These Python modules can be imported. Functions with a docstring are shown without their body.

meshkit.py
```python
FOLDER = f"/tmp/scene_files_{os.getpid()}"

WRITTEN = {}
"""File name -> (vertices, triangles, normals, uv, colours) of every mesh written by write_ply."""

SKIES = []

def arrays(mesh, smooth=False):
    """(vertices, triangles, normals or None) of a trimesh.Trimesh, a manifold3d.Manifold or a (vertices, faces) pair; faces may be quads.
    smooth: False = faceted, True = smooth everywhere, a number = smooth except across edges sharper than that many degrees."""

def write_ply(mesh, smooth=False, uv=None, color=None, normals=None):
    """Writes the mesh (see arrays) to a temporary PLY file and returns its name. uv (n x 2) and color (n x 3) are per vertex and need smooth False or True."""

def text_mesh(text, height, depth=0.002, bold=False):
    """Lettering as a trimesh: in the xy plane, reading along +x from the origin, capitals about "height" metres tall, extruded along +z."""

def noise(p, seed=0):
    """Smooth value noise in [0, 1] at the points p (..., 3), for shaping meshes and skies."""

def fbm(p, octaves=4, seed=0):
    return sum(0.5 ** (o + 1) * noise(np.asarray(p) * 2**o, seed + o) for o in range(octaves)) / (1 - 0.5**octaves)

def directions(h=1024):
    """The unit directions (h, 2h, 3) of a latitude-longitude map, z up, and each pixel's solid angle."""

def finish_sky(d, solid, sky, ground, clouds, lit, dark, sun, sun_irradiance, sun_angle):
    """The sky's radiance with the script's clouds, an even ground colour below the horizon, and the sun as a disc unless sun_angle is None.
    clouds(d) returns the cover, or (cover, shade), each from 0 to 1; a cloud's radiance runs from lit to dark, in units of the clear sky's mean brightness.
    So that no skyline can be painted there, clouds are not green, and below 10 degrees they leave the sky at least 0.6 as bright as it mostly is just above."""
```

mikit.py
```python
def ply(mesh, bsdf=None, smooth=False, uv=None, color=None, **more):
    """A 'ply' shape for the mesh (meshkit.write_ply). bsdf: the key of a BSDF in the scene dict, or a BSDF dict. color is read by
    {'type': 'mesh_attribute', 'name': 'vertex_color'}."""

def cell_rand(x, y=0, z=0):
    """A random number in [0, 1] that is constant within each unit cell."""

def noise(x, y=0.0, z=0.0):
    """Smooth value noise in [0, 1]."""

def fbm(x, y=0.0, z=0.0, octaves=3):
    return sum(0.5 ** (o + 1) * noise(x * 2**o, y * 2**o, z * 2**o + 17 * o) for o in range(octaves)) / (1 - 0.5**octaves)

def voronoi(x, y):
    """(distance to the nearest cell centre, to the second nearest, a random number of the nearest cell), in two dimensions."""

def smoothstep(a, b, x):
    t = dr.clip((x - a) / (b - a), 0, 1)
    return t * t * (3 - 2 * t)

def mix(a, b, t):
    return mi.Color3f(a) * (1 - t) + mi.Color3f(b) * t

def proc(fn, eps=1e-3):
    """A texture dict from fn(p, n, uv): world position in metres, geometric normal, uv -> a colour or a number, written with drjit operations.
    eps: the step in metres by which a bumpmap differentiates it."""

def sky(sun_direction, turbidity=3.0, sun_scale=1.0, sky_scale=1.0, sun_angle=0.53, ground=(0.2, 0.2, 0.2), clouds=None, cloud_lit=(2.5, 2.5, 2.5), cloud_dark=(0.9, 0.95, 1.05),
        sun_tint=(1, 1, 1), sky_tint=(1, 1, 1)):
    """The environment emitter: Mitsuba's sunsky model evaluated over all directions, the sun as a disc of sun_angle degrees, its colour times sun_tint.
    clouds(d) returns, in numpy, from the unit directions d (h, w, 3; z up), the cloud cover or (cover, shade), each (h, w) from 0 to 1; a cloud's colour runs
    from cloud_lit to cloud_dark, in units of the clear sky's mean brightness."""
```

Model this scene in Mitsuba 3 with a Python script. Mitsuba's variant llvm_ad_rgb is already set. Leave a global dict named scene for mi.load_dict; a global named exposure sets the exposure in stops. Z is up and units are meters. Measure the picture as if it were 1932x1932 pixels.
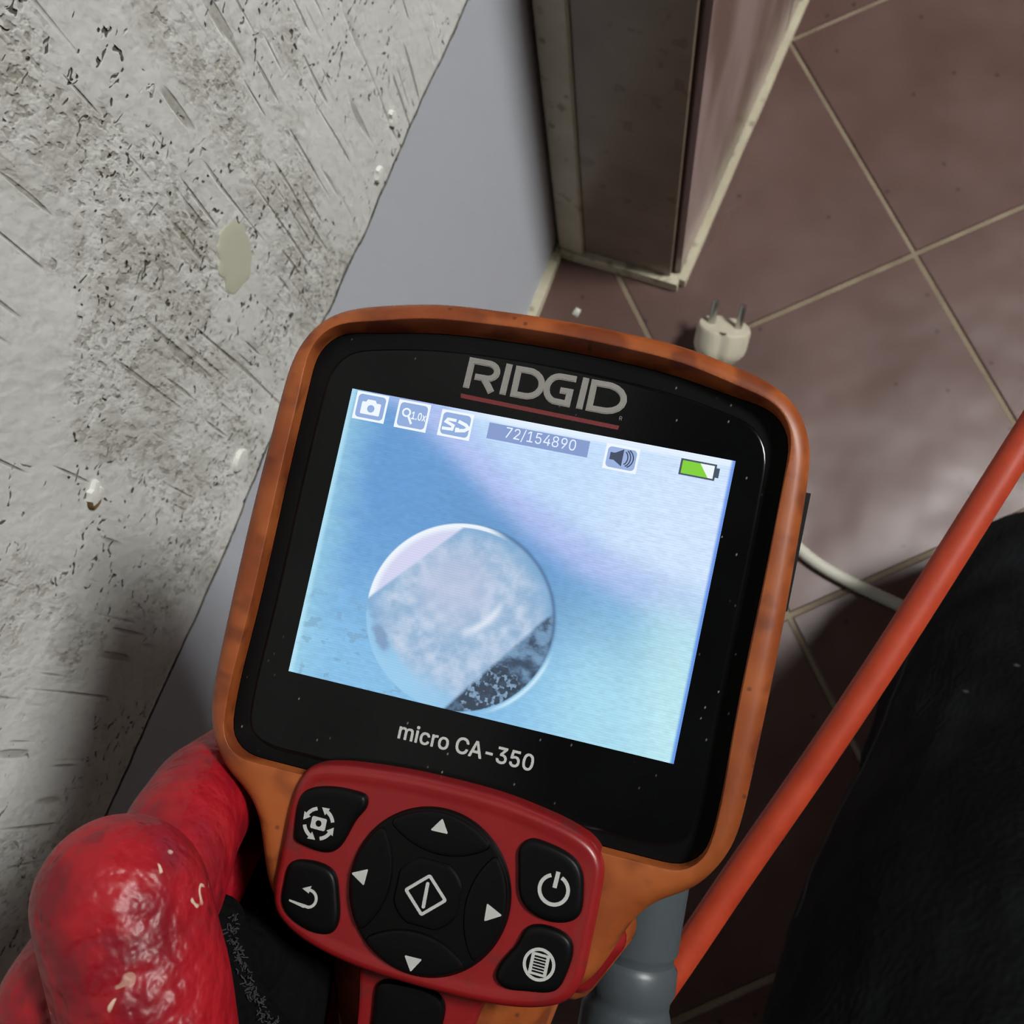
import math
import numpy as np
import trimesh
import drjit as dr
import mitsuba as mi
import manifold3d as m3
from scipy.interpolate import splprep, splev
from shapely import geometry as sg, affinity as sa, ops as so
import mikit
import meshkit
from mikit import proc, noise, fbm, voronoi, smoothstep, mix, ply

T = mi.ScalarTransform4f
scene, labels = {}, {}

# ------------------------------------------------------------------ camera, lights, exposure
CAM = np.array([0.0, 0.0, 0.7435])
FWD = np.array([0.1918, 0.1711, -0.9664])
UP = np.array([0.9157, 0.3233, 0.2389])
scene['camera'] = {'type': 'thinlens', 'fov': 50.46, 'fov_axis': 'x', 'near_clip': 0.01, 'far_clip': 50.0,
                   'aperture_radius': 0.00035, 'focus_distance': 0.2,
                   'to_world': T().look_at(origin=CAM.tolist(), target=(CAM + FWD).tolist(), up=UP.tolist())}
exposure = 0.0
LAMP = np.array([0.60, -0.86, 1.95])      # centre of the pendant panel lamp
LAMP_SIZE = 0.36
LAMP_RADIANCE = (104.0, 104.0, 101.0)


# ------------------------------------------------------------------ helpers
def lin(r, g, b):
    c = np.array([r, g, b], float) / 255.0
    return tuple(np.where(c <= 0.04045, c / 12.92, ((c + 0.055) / 1.055) ** 2.4).tolist())


def numbered(key):
    if key not in scene and not any(k.startswith(key + '__') for k in scene):
        return key
    n = 1
    while f'{key}_{n:03d}' in scene or any(k.startswith(f'{key}_{n:03d}__') for k in scene):
        n += 1
    return f'{key}_{n:03d}'


def obj(name, mesh, bsdf, parent=None, smooth=False, uv=None, **more):
    key = numbered((parent + '__' if parent else '') + name)
    scene[key] = ply(mesh, bsdf, smooth=smooth, uv=uv, **more)
    return key


def tag(key, label=None, cat=None, group=None, kind=None):
    d = {}
    if label:
        d['label'] = label
    if cat:
        d['category'] = cat
    if group:
        d['group'] = group
    if kind:
        d['kind'] = kind
    labels[key] = d
    return key


def tm(v, f):
    return trimesh.Trimesh(np.asarray(v, float), np.asarray(f, int), process=False)


def to_tri(man):
    m = man.to_mesh()
    return trimesh.Trimesh(m.vert_properties[:, :3].astype(float), m.tri_verts, process=False)


def box(x0, x1, y0, y1, z0, z1, bevel=0.0):
    if bevel <= 0:
        return trimesh.creation.box(bounds=[[x0, y0, z0], [x1, y1, z1]])
    b = bevel
    pts = []
    for x, sx in ((x0, 1), (x1, -1)):
        for y, sy in ((y0, 1), (y1, -1)):
            for z, sz in ((z0, 1), (z1, -1)):
                pts += [(x, y + sy * b, z + sz * b), (x + sx * b, y, z + sz * b), (x + sx * b, y + sy * b, z)]
    return trimesh.convex.convex_hull(np.array(pts))


def closed(pts, n=120, s=0.0):
    p = np.vstack([pts, pts[:1]])
    tck, _ = splprep([p[:, 0], p[:, 1]], s=s, per=True, k=3)
    u = np.linspace(0, 1, n, endpoint=False)
    q = np.array(splev(u, tck)).T
    area = 0.5 * np.sum(q[:, 0] * np.roll(q[:, 1], -1) - np.roll(q[:, 0], -1) * q[:, 1])
    return q if area > 0 else q[::-1]


def resample(poly, n):
    """n points along a shapely polygon's outline, counter-clockwise."""
    r = sg.polygon.orient(poly).exterior
    return np.array([r.interpolate(t, normalized=True).coords[0] for t in np.linspace(0, 1, n, endpoint=False)])


def inset(q, d):
    t = np.roll(q, -1, 0) - np.roll(q, 1, 0)
    t /= np.linalg.norm(t, axis=1, keepdims=True) + 1e-12
    return q + d * np.c_[-t[:, 1], t[:, 0]]


def loft(rings, cap=True):
    n = len(rings[0])
    v = np.vstack(rings)
    f = []
    for k in range(len(rings) - 1):
        a = k * n + np.arange(n)
        b = k * n + (np.arange(n) + 1) % n
        f += [np.c_[a, b, b + n], np.c_[a, b + n, a + n]]
    if cap:
        v = np.vstack([v, rings[0].mean(0), rings[-1].mean(0)])
        c0, c1 = len(v) - 2, len(v) - 1
        i, j = np.arange(n), (np.arange(n) + 1) % n
        o = (len(rings) - 1) * n
        f += [np.c_[np.full(n, c0), j, i], np.c_[np.full(n, c1), o + i, o + j]]
    return tm(v, np.vstack(f))


def pillow(q, profile):
    return loft([np.c_[inset(q, d), np.full(len(q), z)] for d, z in profile])


def flat(poly, z0, z1):
    geoms = getattr(poly, 'geoms', [poly])
    out = []
    for g in geoms:
        if g.is_empty or g.area < 1e-9:
            continue
        m = trimesh.creation.extrude_polygon(g, z1 - z0, engine='earcut')
        m.apply_translation([0, 0, z0])
        out.append(m)
    return trimesh.util.concatenate(out)


def frames(path):
    t = np.gradient(path, axis=0)
    t /= np.linalg.norm(t, axis=1, keepdims=True)
    n = np.cross(t[0], [0.31, 0.2, 0.93])
    n /= np.linalg.norm(n)
    out = []
    for k in range(len(path)):
        n = n - t[k] * np.dot(n, t[k])
        n /= np.linalg.norm(n)
        out.append((n, np.cross(t[k], n)))
    return out


def tube(path, radius, seg=20):
    path = np.asarray(path, float)
    r = np.broadcast_to(radius, (len(path),))
    a = np.linspace(0, 2 * np.pi, seg, endpoint=False)
    rings = [p + rr * (np.cos(a)[:, None] * n + np.sin(a)[:, None] * b) for p, rr, (n, b) in zip(path, r, frames(path))]
    return loft(rings)


def spline(pts, n=60, s=0.0):
    pts = np.asarray(pts, float)
    tck, _ = splprep(pts.T, s=s, k=min(3, len(pts) - 1))
    return np.array(splev(np.linspace(0, 1, n), tck)).T


def lathe(profile, seg=48):
    return trimesh.creation.revolve(np.asarray(profile, float), sections=seg)


def orient(mesh, origin, axis, ref=(0, 0, 1)):
    """Moves a mesh built along +z so that +z points along axis and +x lies towards ref."""
    z = np.asarray(axis, float) / np.linalg.norm(axis)
    x = np.asarray(ref, float) - z * np.dot(ref, z)
    x /= np.linalg.norm(x)
    M = np.eye(4)
    M[:3, :3] = np.c_[x, np.cross(z, x), z]
    M[:3, 3] = origin
    mesh = mesh.copy()
    mesh.apply_transform(M)
    return mesh


def skin(chains, refine, rounds=10, seg=24):
    """One continuous body from chains of joints (x, y, z, r): hulls of neighbouring spheres, joined, refined and smoothed."""
    balls = {}

    def ball(j):
        j = tuple(j)
        if j not in balls:
            balls[j] = m3.Manifold.sphere(j[3], seg).translate(j[:3])
        return balls[j]
    parts = []
    for ch in chains:
        for a, b in zip(ch[:-1], ch[1:]):
            parts.append(m3.Manifold.batch_hull([ball(a), ball(b)]))
    m = m3.Manifold.batch_boolean(parts, m3.OpType.Add)
    m = to_tri(m.refine_to_length(refine))
    m.merge_vertices()
    trimesh.smoothing.filter_taubin(m, lamb=0.5, nu=0.52, iterations=rounds)
    return m


def capsule_hull(a, b, ra, rb, seg=20):
    return to_tri(m3.Manifold.batch_hull([m3.Manifold.sphere(ra, seg).translate(list(map(float, a))), m3.Manifold.sphere(rb, seg).translate(list(map(float, b)))]))


# ------------------------------------------------------------------ materials
def two(d):
    return {'type': 'twosided', 'bsdf': d}


def princ(color, rough=0.5, **k):
    c = {'type': 'rgb', 'value': list(color)} if isinstance(color, tuple) else color
    return two({'type': 'principled', 'base_color': c, 'roughness': rough, **k})


def bump(inner, fn, scale, eps=2e-4):
    return two({'type': 'bumpmap', 'arbitrary': proc(fn, eps=eps), 'scale': scale, 'bsdf': inner['bsdf']})


def plaster_marks(p):
    """(soft worn patches, trowel streaks, pits, fine tearing), each 0 to 1, in the wall's own coordinates."""
    x, z = p.x, p.z
    w = x + 0.003 * noise(x * 35, z * 18, 3) + 0.04 * z
    worn = smoothstep(0.50, 0.68, fbm(w * 26, z * 13, 4.0, 3))
    tear = smoothstep(0.55, 0.72, fbm(w * 620, z * 380, 1.0, 3))
    s1 = smoothstep(0.80, 0.92, noise(w * 620, z * 30, 7.0)) * smoothstep(0.42, 0.6, noise(w * 34, z * 22, 9.0))
    s2 = smoothstep(0.84, 0.95, noise(w * 420, z * 20, 27.0)) * smoothstep(0.5, 0.65, noise(w * 25, z * 15, 19.0))
    d, _, r = voronoi(w * 360 + 2.2 * noise(x * 420, z * 420), z * 300 + 1.5 * noise(x * 380, z * 380, 5.0))
    pit = smoothstep(0.30, 0.16, d) * smoothstep(0.78, 0.82, r) * smoothstep(0.36, 0.56, fbm(x * 38, z * 34, 2.0, 2))
    return worn, dr.maximum(s1, 0.3 * s2), pit, tear


def plaster_height(p, n, uv):
    worn, streak, pit, tear = plaster_marks(p)
    grain = fbm(p.x * 420, p.z * 260, 1.0, 3) - 0.5
    return 0.00045 * grain + 0.0005 * worn * grain - 0.0003 * worn * tear - 0.0005 * streak - 0.0012 * pit + 0.0010 * fbm(p.x * 40, p.z * 24, 2.0, 3)


def plaster_color(p, n, uv):
    x, z = p.x, p.z
    worn, streak, pit, tear = plaster_marks(p)
    c = mix(lin(202, 203, 198), lin(222, 223, 219), fbm(x * 16, z * 11, 1.0, 3))
    c = mix(c, lin(154, 150, 139), worn * (0.12 + 0.34 * smoothstep(0.35, 0.65, fbm(x * 120, z * 70, 6.0, 3))))
    c = mix(c, lin(128, 121, 106), 0.45 * tear * (0.22 + 0.78 * worn))
    c = mix(c, lin(122, 115, 100), 0.5 * streak)
    return mix(c, lin(62, 56, 46), 0.9 * pit)


def tile_color(p, n, uv):
    a = fbm(p.x * 22, p.y * 22, p.z * 22, 3)
    c = mix(lin(82, 59, 53), lin(102, 79, 75), a)
    d, _, r = voronoi(p.x * 60 + p.z * 40, p.y * 60)
    spot = smoothstep(0.14, 0.05, d) * smoothstep(0.9, 0.93, r)
    return mix(c, lin(50, 36, 32), 0.7 * spot)


def tile_height(p, n, uv):
    return 0.0012 * fbm(p.x * 30, p.y * 30, p.z * 30, 2)


def pier_tile_color(p, n, uv):
    a = fbm(p.x * 30, p.y * 35, p.z * 24, 4)
    c = mix(lin(108, 93, 80), lin(136, 121, 104), a)
    s = smoothstep(0.62, 0.7, fbm(p.x * 70, p.y * 90, p.z * 60, 3))
    return mix(c, lin(92, 72, 62), 0.5 * s)


def side_tile_color(p, n, uv):
    a = fbm(p.x * 26, p.y * 26, p.z * 7, 3)
    return mix(lin(104, 84, 76), lin(150, 130, 128), smoothstep(0.3, 0.7, a))


def grout_color(p, n, uv):
    a = fbm(p.x * 60, p.y * 60, p.z * 60, 3)
    c = mix(lin(110, 97, 80), lin(146, 134, 114), a)
    return c


def cream_color(p, n, uv):
    a = fbm(p.x * 50, p.y * 50, p.z * 30, 3)
    c = mix(lin(176, 168, 142), lin(206, 200, 178), a)
    s = smoothstep(0.6, 0.75, fbm(p.x * 140, p.y * 140, p.z * 90, 3))
    return mix(c, lin(110, 98, 76), 0.6 * s)


def orange_color(p, n, uv):
    a = fbm(p.x * 90, p.y * 90, p.z * 90, 3)
    c = mix(lin(122, 58, 24), lin(150, 80, 38), smoothstep(0.3, 0.7, a))
    s = smoothstep(0.46, 0.70, fbm(p.x * 200, p.y * 150, p.z * 170, 3))
    c = mix(c, lin(92, 40, 22), 0.7 * s)
    d, _, r = voronoi(p.x * 420, p.y * 420)
    spot = smoothstep(0.22, 0.1, d) * smoothstep(0.95, 0.96, r)
    return mix(c, lin(74, 40, 26), 0.7 * spot)


def red_color(p, n, uv):
    a = fbm(p.x * 120, p.y * 120, p.z * 120, 3)
    c = mix(lin(112, 17, 20), lin(132, 25, 27), a)
    s = smoothstep(0.58, 0.74, fbm(p.x * 200, p.y * 200, p.z * 160, 4))
    return mix(c, lin(80, 37, 34), 0.55 * s)


def cable_color(p, n, uv):
    a = fbm(p.x * 160, p.y * 160, p.z * 160, 3)
    return mix(lin(150, 44, 22), lin(178, 66, 38), a)


def black_dusty(p, n, uv):
    d, _, r = voronoi(p.x * 900 + p.y * 120, p.y * 1500)
    fleck = smoothstep(0.3, 0.1, d) * smoothstep(0.982, 0.992, r) * smoothstep(0.45, 0.62, fbm(p.x * 60, p.y * 60, 0, 2))
    c = mix((0.0016, 0.0017, 0.0019), (0.0040, 0.0042, 0.0045), fbm(p.x * 80, p.y * 80, p.z * 80, 3))
    return mix(c, (0.18, 0.17, 0.16), 0.8 * fleck)


def glove_color(p, n, uv):
    a = fbm(p.x * 110, p.y * 110, p.z * 110, 3)
    c = mix(lin(112, 10, 24), lin(152, 18, 29), smoothstep(0.25, 0.7, a))
    s = smoothstep(0.63, 0.75, fbm(p.x * 170, p.y * 170, p.z * 170, 3))
    c = mix(c, lin(92, 20, 32), 0.5 * s)
    d, _, r = voronoi(p.x * 320 + 1.3 * noise(p.x * 500, p.y * 500, p.z * 500), p.y * 260 + p.z * 120 + 1.3 * noise(p.x * 450, p.z * 450, p.y * 450))
    w = smoothstep(0.26, 0.10, d) * smoothstep(0.93, 0.95, r) * smoothstep(0.5, 0.6, noise(p.x * 50, p.y * 50, p.z * 50))
    return mix(c, lin(214, 190, 168), 0.8 * w)


def glove_height(p, n, uv):
    return 0.0008 * fbm(p.x * 420, p.y * 420, p.z * 420, 3) + 0.0009 * fbm(p.x * 90, p.y * 90, p.z * 90, 2)


def cloth_height(p, n, uv):
    return 0.006 * fbm(p.x * 28, p.y * 28, p.z * 28, 3) + 0.0006 * noise(p.x * 500, p.y * 500, p.z * 500)


def cloth_color(p, n, uv):
    a = fbm(p.x * 14, p.y * 14, p.z * 14, 4)
    c = mix((0.0012, 0.0015, 0.0018), (0.0085, 0.0100, 0.0112), smoothstep(0.35, 0.75, a))
    d, _, r = voronoi(p.x * 150, p.y * 110)
    lint = smoothstep(0.16, 0.05, d) * smoothstep(0.992, 0.995, r)
    return mix(c, (0.1, 0.095, 0.085), 0.6 * lint)


def knit_height(p, n, uv):
    return 0.001 * noise(p.x * 700, p.y * 700, p.z * 700)


scene['mat_plaster'] = bump(princ(proc(plaster_color), 0.85, specular=0.3), plaster_height, 1.0)
scene['mat_white_wall'] = princ(lin(186, 190, 199), 0.6)
scene['mat_room_wall'] = princ((0.11, 0.105, 0.1), 0.8)
scene['mat_ceiling'] = princ((0.16, 0.16, 0.155), 0.9)
scene['mat_filler'] = princ(lin(190, 190, 170), 0.75)
scene['mat_chip'] = princ(lin(222, 222, 216), 0.6)
scene['mat_hole'] = princ(lin(90, 70, 30), 0.7)
scene['mat_floor_tile'] = bump(princ(proc(tile_color), 0.37, specular=0.5), tile_height, 1.0, eps=1e-3)
scene['mat_side_tile'] = princ(proc(side_tile_color), 0.22, specular=0.6)
scene['mat_grout'] = princ(proc(grout_color), 0.9)
scene['mat_pier_tile'] = princ(proc(pier_tile_color), 0.3)
scene['mat_pier_core'] = princ(lin(70, 54, 42), 0.9)
scene['mat_cream'] = princ(proc(cream_color), 0.7)
scene['mat_orange'] = princ(proc(orange_color), 0.42, specular=0.4)
scene['mat_red'] = princ(proc(red_color), 0.35, specular=0.5)
scene['mat_panel'] = princ(proc(black_dusty), 0.35, specular=0.12)
scene['mat_window'] = princ(proc(black_dusty), 0.14, specular=0.2)
scene['mat_button'] = princ((0.0020, 0.0023, 0.0024), 0.42, specular=0.15)
scene['mat_black'] = princ((0.004, 0.004, 0.004), 0.6, specular=0.2)
scene['mat_symbol'] = princ(lin(170, 172, 168), 0.6)
scene['mat_letter'] = princ(lin(126, 123, 119), 0.5)
scene['mat_letter_red'] = princ(lin(100, 30, 32), 0.5)
scene['mat_tube'] = princ(lin(66, 73, 77), 0.4)
scene['mat_cable'] = princ(proc(cable_color), 0.5, specular=0.4)
scene['mat_cord'] = princ(lin(196, 194, 180), 0.6)
scene['mat_plug'] = princ(lin(205, 198, 178), 0.55)
scene['mat_metal'] = princ((0.55, 0.54, 0.5), 0.35, metallic=1.0)
scene['mat_glove'] = bump(princ(proc(glove_color), 0.42, specular=0.4), glove_height, 1.0)
scene['mat_knit'] = bump(princ((0.0022, 0.0022, 0.0022), 0.95, specular=0.1), knit_height, 1.0)
scene['mat_cloth'] = bump(princ(proc(cloth_color), 0.75, specular=0.12), cloth_height, 1.0, eps=5e-4)
scene['mat_seam'] = princ((0.030, 0.031, 0.033), 0.9)
scene['mat_screen'] = princ((0.02, 0.02, 0.022), 0.15)
scene['mat_lamp_case'] = princ((0.7, 0.7, 0.7), 0.5)

# ------------------------------------------------------------------ the room
X0, X1, Y0, Y1, H = -1.6, 2.4, -1.9, 0.1721, 2.6
EDGE = 0.3515                                  # height at which the rough plaster coat ends
k = obj('floor', box(X0, X1, Y0, Y1 + 0.1, -0.03, -0.0012), 'mat_grout')
tag(k, 'brownish purple tiled floor with pale joints laid diagonally to the wall', kind='structure')

ang = math.atan2(0.6932, 0.7207)
u1 = np.array([math.cos(ang), math.sin(ang)])
u2 = np.array([-u1[1], u1[0]])
node = np.array([0.4253, -0.0766])
pier_foot = sg.Polygon([(0.35, 0.2), (0.35, 0.0775), (X1, 0.0775 - 0.055 * (X1 - 0.35)), (X1, 0.2)])
room_foot = sg.box(X0, Y0, X1, Y1).difference(pier_foot)
rng = np.random.default_rng(3)
for i in range(-16, 17):
    for j in range(-16, 17):
        c = node + 0.2 * ((i + 0.5) * u1 + (j + 0.5) * u2)
        g = 0.0983
        sq = sg.Polygon([c + g * (a * u1 + b * u2) for a, b in ((-1, -1), (1, -1), (1, 1), (-1, 1))])
        sq = sq.intersection(room_foot)
        if sq.is_empty or sq.area < 2e-4 or sq.geom_type != 'Polygon':
            continue
        q = np.array(sg.polygon.orient(sq.simplify(1e-5)).exterior.coords)[:-1]
        m = len(q)
        ctr = q.mean(0)
        dz = rng.uniform(-0.0003, 0.0003)
        tilt = rng.uniform(-0.003, 0.003, 2)
        ins = q + (ctr - q) / np.linalg.norm(ctr - q, axis=1, keepdims=True) * 0.0013
        hgt = lambda s: dz + (s - ctr) @ tilt
        rings = [np.c_[q, np.full(m, -0.006)], np.c_[q, hgt(q) - 0.0009], np.c_[ins, hgt(ins)]]
        obj('tile', loft(rings), 'mat_floor_tile', 'floor')

k = obj('wall_left', box(X0, X1, Y1, Y1 + 0.1, 0.0, H), 'mat_white_wall')
tag(k, 'smooth pale grey wall strip below the rough plaster', kind='structure')


def plaster_coat():
    nx, nz = 330, 160
    x = np.linspace(-0.8, 0.352, nx)
    z = np.r_[np.linspace(0, 0.62, nz)]
    Xg, Zg = np.meshgrid(x, z, indexing='ij')
    ragged = 0.0035 * (meshkit.fbm(np.c_[x * 60, np.zeros(nx), np.zeros(nx)], 4, 5) - 0.5)
    Zw = EDGE + Zg + (ragged - 0.006 * np.maximum(-x + 0.02, 0) * -1.0)[:, None] * np.exp(-Zg / 0.01)
    d = 0.0035 * (meshkit.fbm(np.stack([Xg * 14, Zg * 9, Zg * 0], -1), 4, 2) - 0.5) + 0.0012 * (meshkit.fbm(np.stack([Xg * 60, Zg * 30, Zg * 0], -1), 3, 8) - 0.5)
    Yw = 0.167 + d - 0.0
    front = np.stack([Xg, Yw, Zw], -1).reshape(-1, 3)
    idx = np.arange(nx * nz).reshape(nx, nz)
    a, b, c, e = idx[:-1, :-1].ravel(), idx[1:, :-1].ravel(), idx[1:, 1:].ravel(), idx[:-1, 1:].ravel()
    f = np.vstack([np.c_[a, b, c], np.c_[a, c, e]])
    lower = np.c_[x, np.full(nx, 0.1725), Zw[:, 0]]
    v = np.vstack([front, lower])
    o = nx * nz
    i = np.arange(nx - 1)
    f = np.vstack([f, np.c_[o + i, o + i + 1, idx[1:, 0]], np.c_[o + i, idx[1:, 0], idx[:-1, 0]]])
    uv = np.r_[front[:, [0, 2]], lower[:, [0, 2]]]
    return tm(v, f), uv


m, uv = plaster_coat()
k = obj('plaster_coat', m, 'mat_plaster', 'wall_left', smooth=True, uv=uv)
tag(k, 'rough greyish white plaster with pits and trowel streaks')
k = obj('plaster_coat', box(X0, 0.352, 0.166, 0.1725, 0.965, H), 'mat_plaster', 'wall_left')
k = obj('plaster_coat', box(X0, -0.8, 0.166, 0.1725, EDGE, 0.965), 'mat_plaster', 'wall_left')


def coat_y(x, z):
    """The plaster surface's y at a point of the wall."""
    g = np.array([[x, z - EDGE, 0.0]])
    return 0.167 + 0.0035 * (meshkit.fbm(g * [14, 9, 0], 4, 2)[0] - 0.5) + 0.0012 * (meshkit.fbm(g * [60, 30, 0], 3, 8)[0] - 0.5)


def blob(center, rx, rz, thick, seed, n=28, lump=0.18):
    """An irregular lens lying on the plaster: rx along the wall, rz upwards."""
    a = np.linspace(0, 2 * np.pi, n, endpoint=False)
    r = 1 + lump * 2 * (meshkit.fbm(np.c_[np.cos(a) * 1.5, np.sin(a) * 1.5, np.full(n, seed * 3.1)], 3, seed) - 0.5)
    rings = []
    for s, t in ((1.0, -0.003), (1.0, 0.2 * thick), (0.93, 0.85 * thick), (0.6, thick)):
        rings.append(np.c_[center[0] + s * r * rx * np.cos(a), np.full(n, center[1] - t), center[2] + s * r * rz * np.sin(a)])
    return loft(rings)


k = obj('filler_patch', blob((0.1095, coat_y(0.1095, 0.4385) + 0.0003, 0.4385), 0.0105, 0.0128, 0.0007, 4, 56, 0.8), 'mat_filler', 'wall_left', smooth=40)
tag(k, 'smooth round patch of greenish grey filler')
for n_, (x_, z_, rx_, rz_) in enumerate([(0.0584, 0.3735, 0.0042, 0.0040), (0.2065, 0.372, 0.0026, 0.004), (0.187, 0.364, 0.003, 0.003), (0.0225, 0.4545, 0.0036, 0.003)]):
    obj('plaster_chip', blob((x_, coat_y(x_, z_), z_), rx_, rz_, 0.0017, 7 + n_, 14, 0.75), 'mat_chip', 'wall_left', smooth=40)
k = obj('screw_hole', orient(lathe([(0, 0), (0.0011, 0), (0.0013, 0.0006), (0.0021, 0.0012), (0.0026, 0.0004), (0.0027, -0.002), (0, -0.002)], 20), (0.0205, coat_y(0.0205, 0.4525) - 0.0002, 0.4525), (0, -1, 0)), 'mat_hole', 'wall_left', smooth=40)
tag(k, 'small brown screw hole')

# other walls and the ceiling, outside the frame
tag(obj('wall_right', box(X0, X1, Y0 - 0.1, Y0, 0, H), 'mat_room_wall'), 'plain light wall across the room', kind='structure')
tag(obj('wall_back', box(X0 - 0.1, X0, Y0 - 0.1, Y1 + 0.1, 0, H), 'mat_room_wall'), 'plain light wall behind the photographer', kind='structure')
tag(obj('wall_front', box(X1, X1 + 0.1, Y0 - 0.1, Y1 + 0.1, 0, H), 'mat_room_wall'), 'plain light wall ahead beyond the pier', kind='structure')
tag(obj('ceiling', box(X0 - 0.1, X1 + 0.1, Y0 - 0.1, Y1 + 0.1, H, H + 0.1), 'mat_ceiling'), 'plain white ceiling', kind='structure')

s = LAMP_SIZE / 2
obj('housing', box(LAMP[0] - s - 0.02, LAMP[0] + s + 0.02, LAMP[1] - s - 0.02, LAMP[1] + s + 0.02, LAMP[2] + 0.01, LAMP[2] + 0.05, 0.006), 'mat_lamp_case', 'pendant_lamp')
obj('cord', tube([(LAMP[0], LAMP[1], LAMP[2] + 0.045), (LAMP[0], LAMP[1], 2.2), (LAMP[0], LAMP[1], H)], 0.004, 10), 'mat_lamp_case', 'pendant_lamp')
q4 = np.array([(-s, -s), (s, -s), (s, s), (-s, s)]) + LAMP[:2]
obj('diffuser', tm(np.c_[q4, np.full(4, LAMP[2])], [[0, 2, 1], [0, 3, 2]]), 'mat_lamp_case', 'pendant_lamp',
    emitter={'type': 'area', 'radiance': {'type': 'rgb', 'value': list(LAMP_RADIANCE)}})
tag('pendant_lamp', 'square white panel lamp hanging from the ceiling', 'lamp')

# the tiled pier that meets the wall in a corner
ycorn = 0.0775


def side_y(x):
    return 0.0775 - 0.055 * (x - 0.35)


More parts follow.
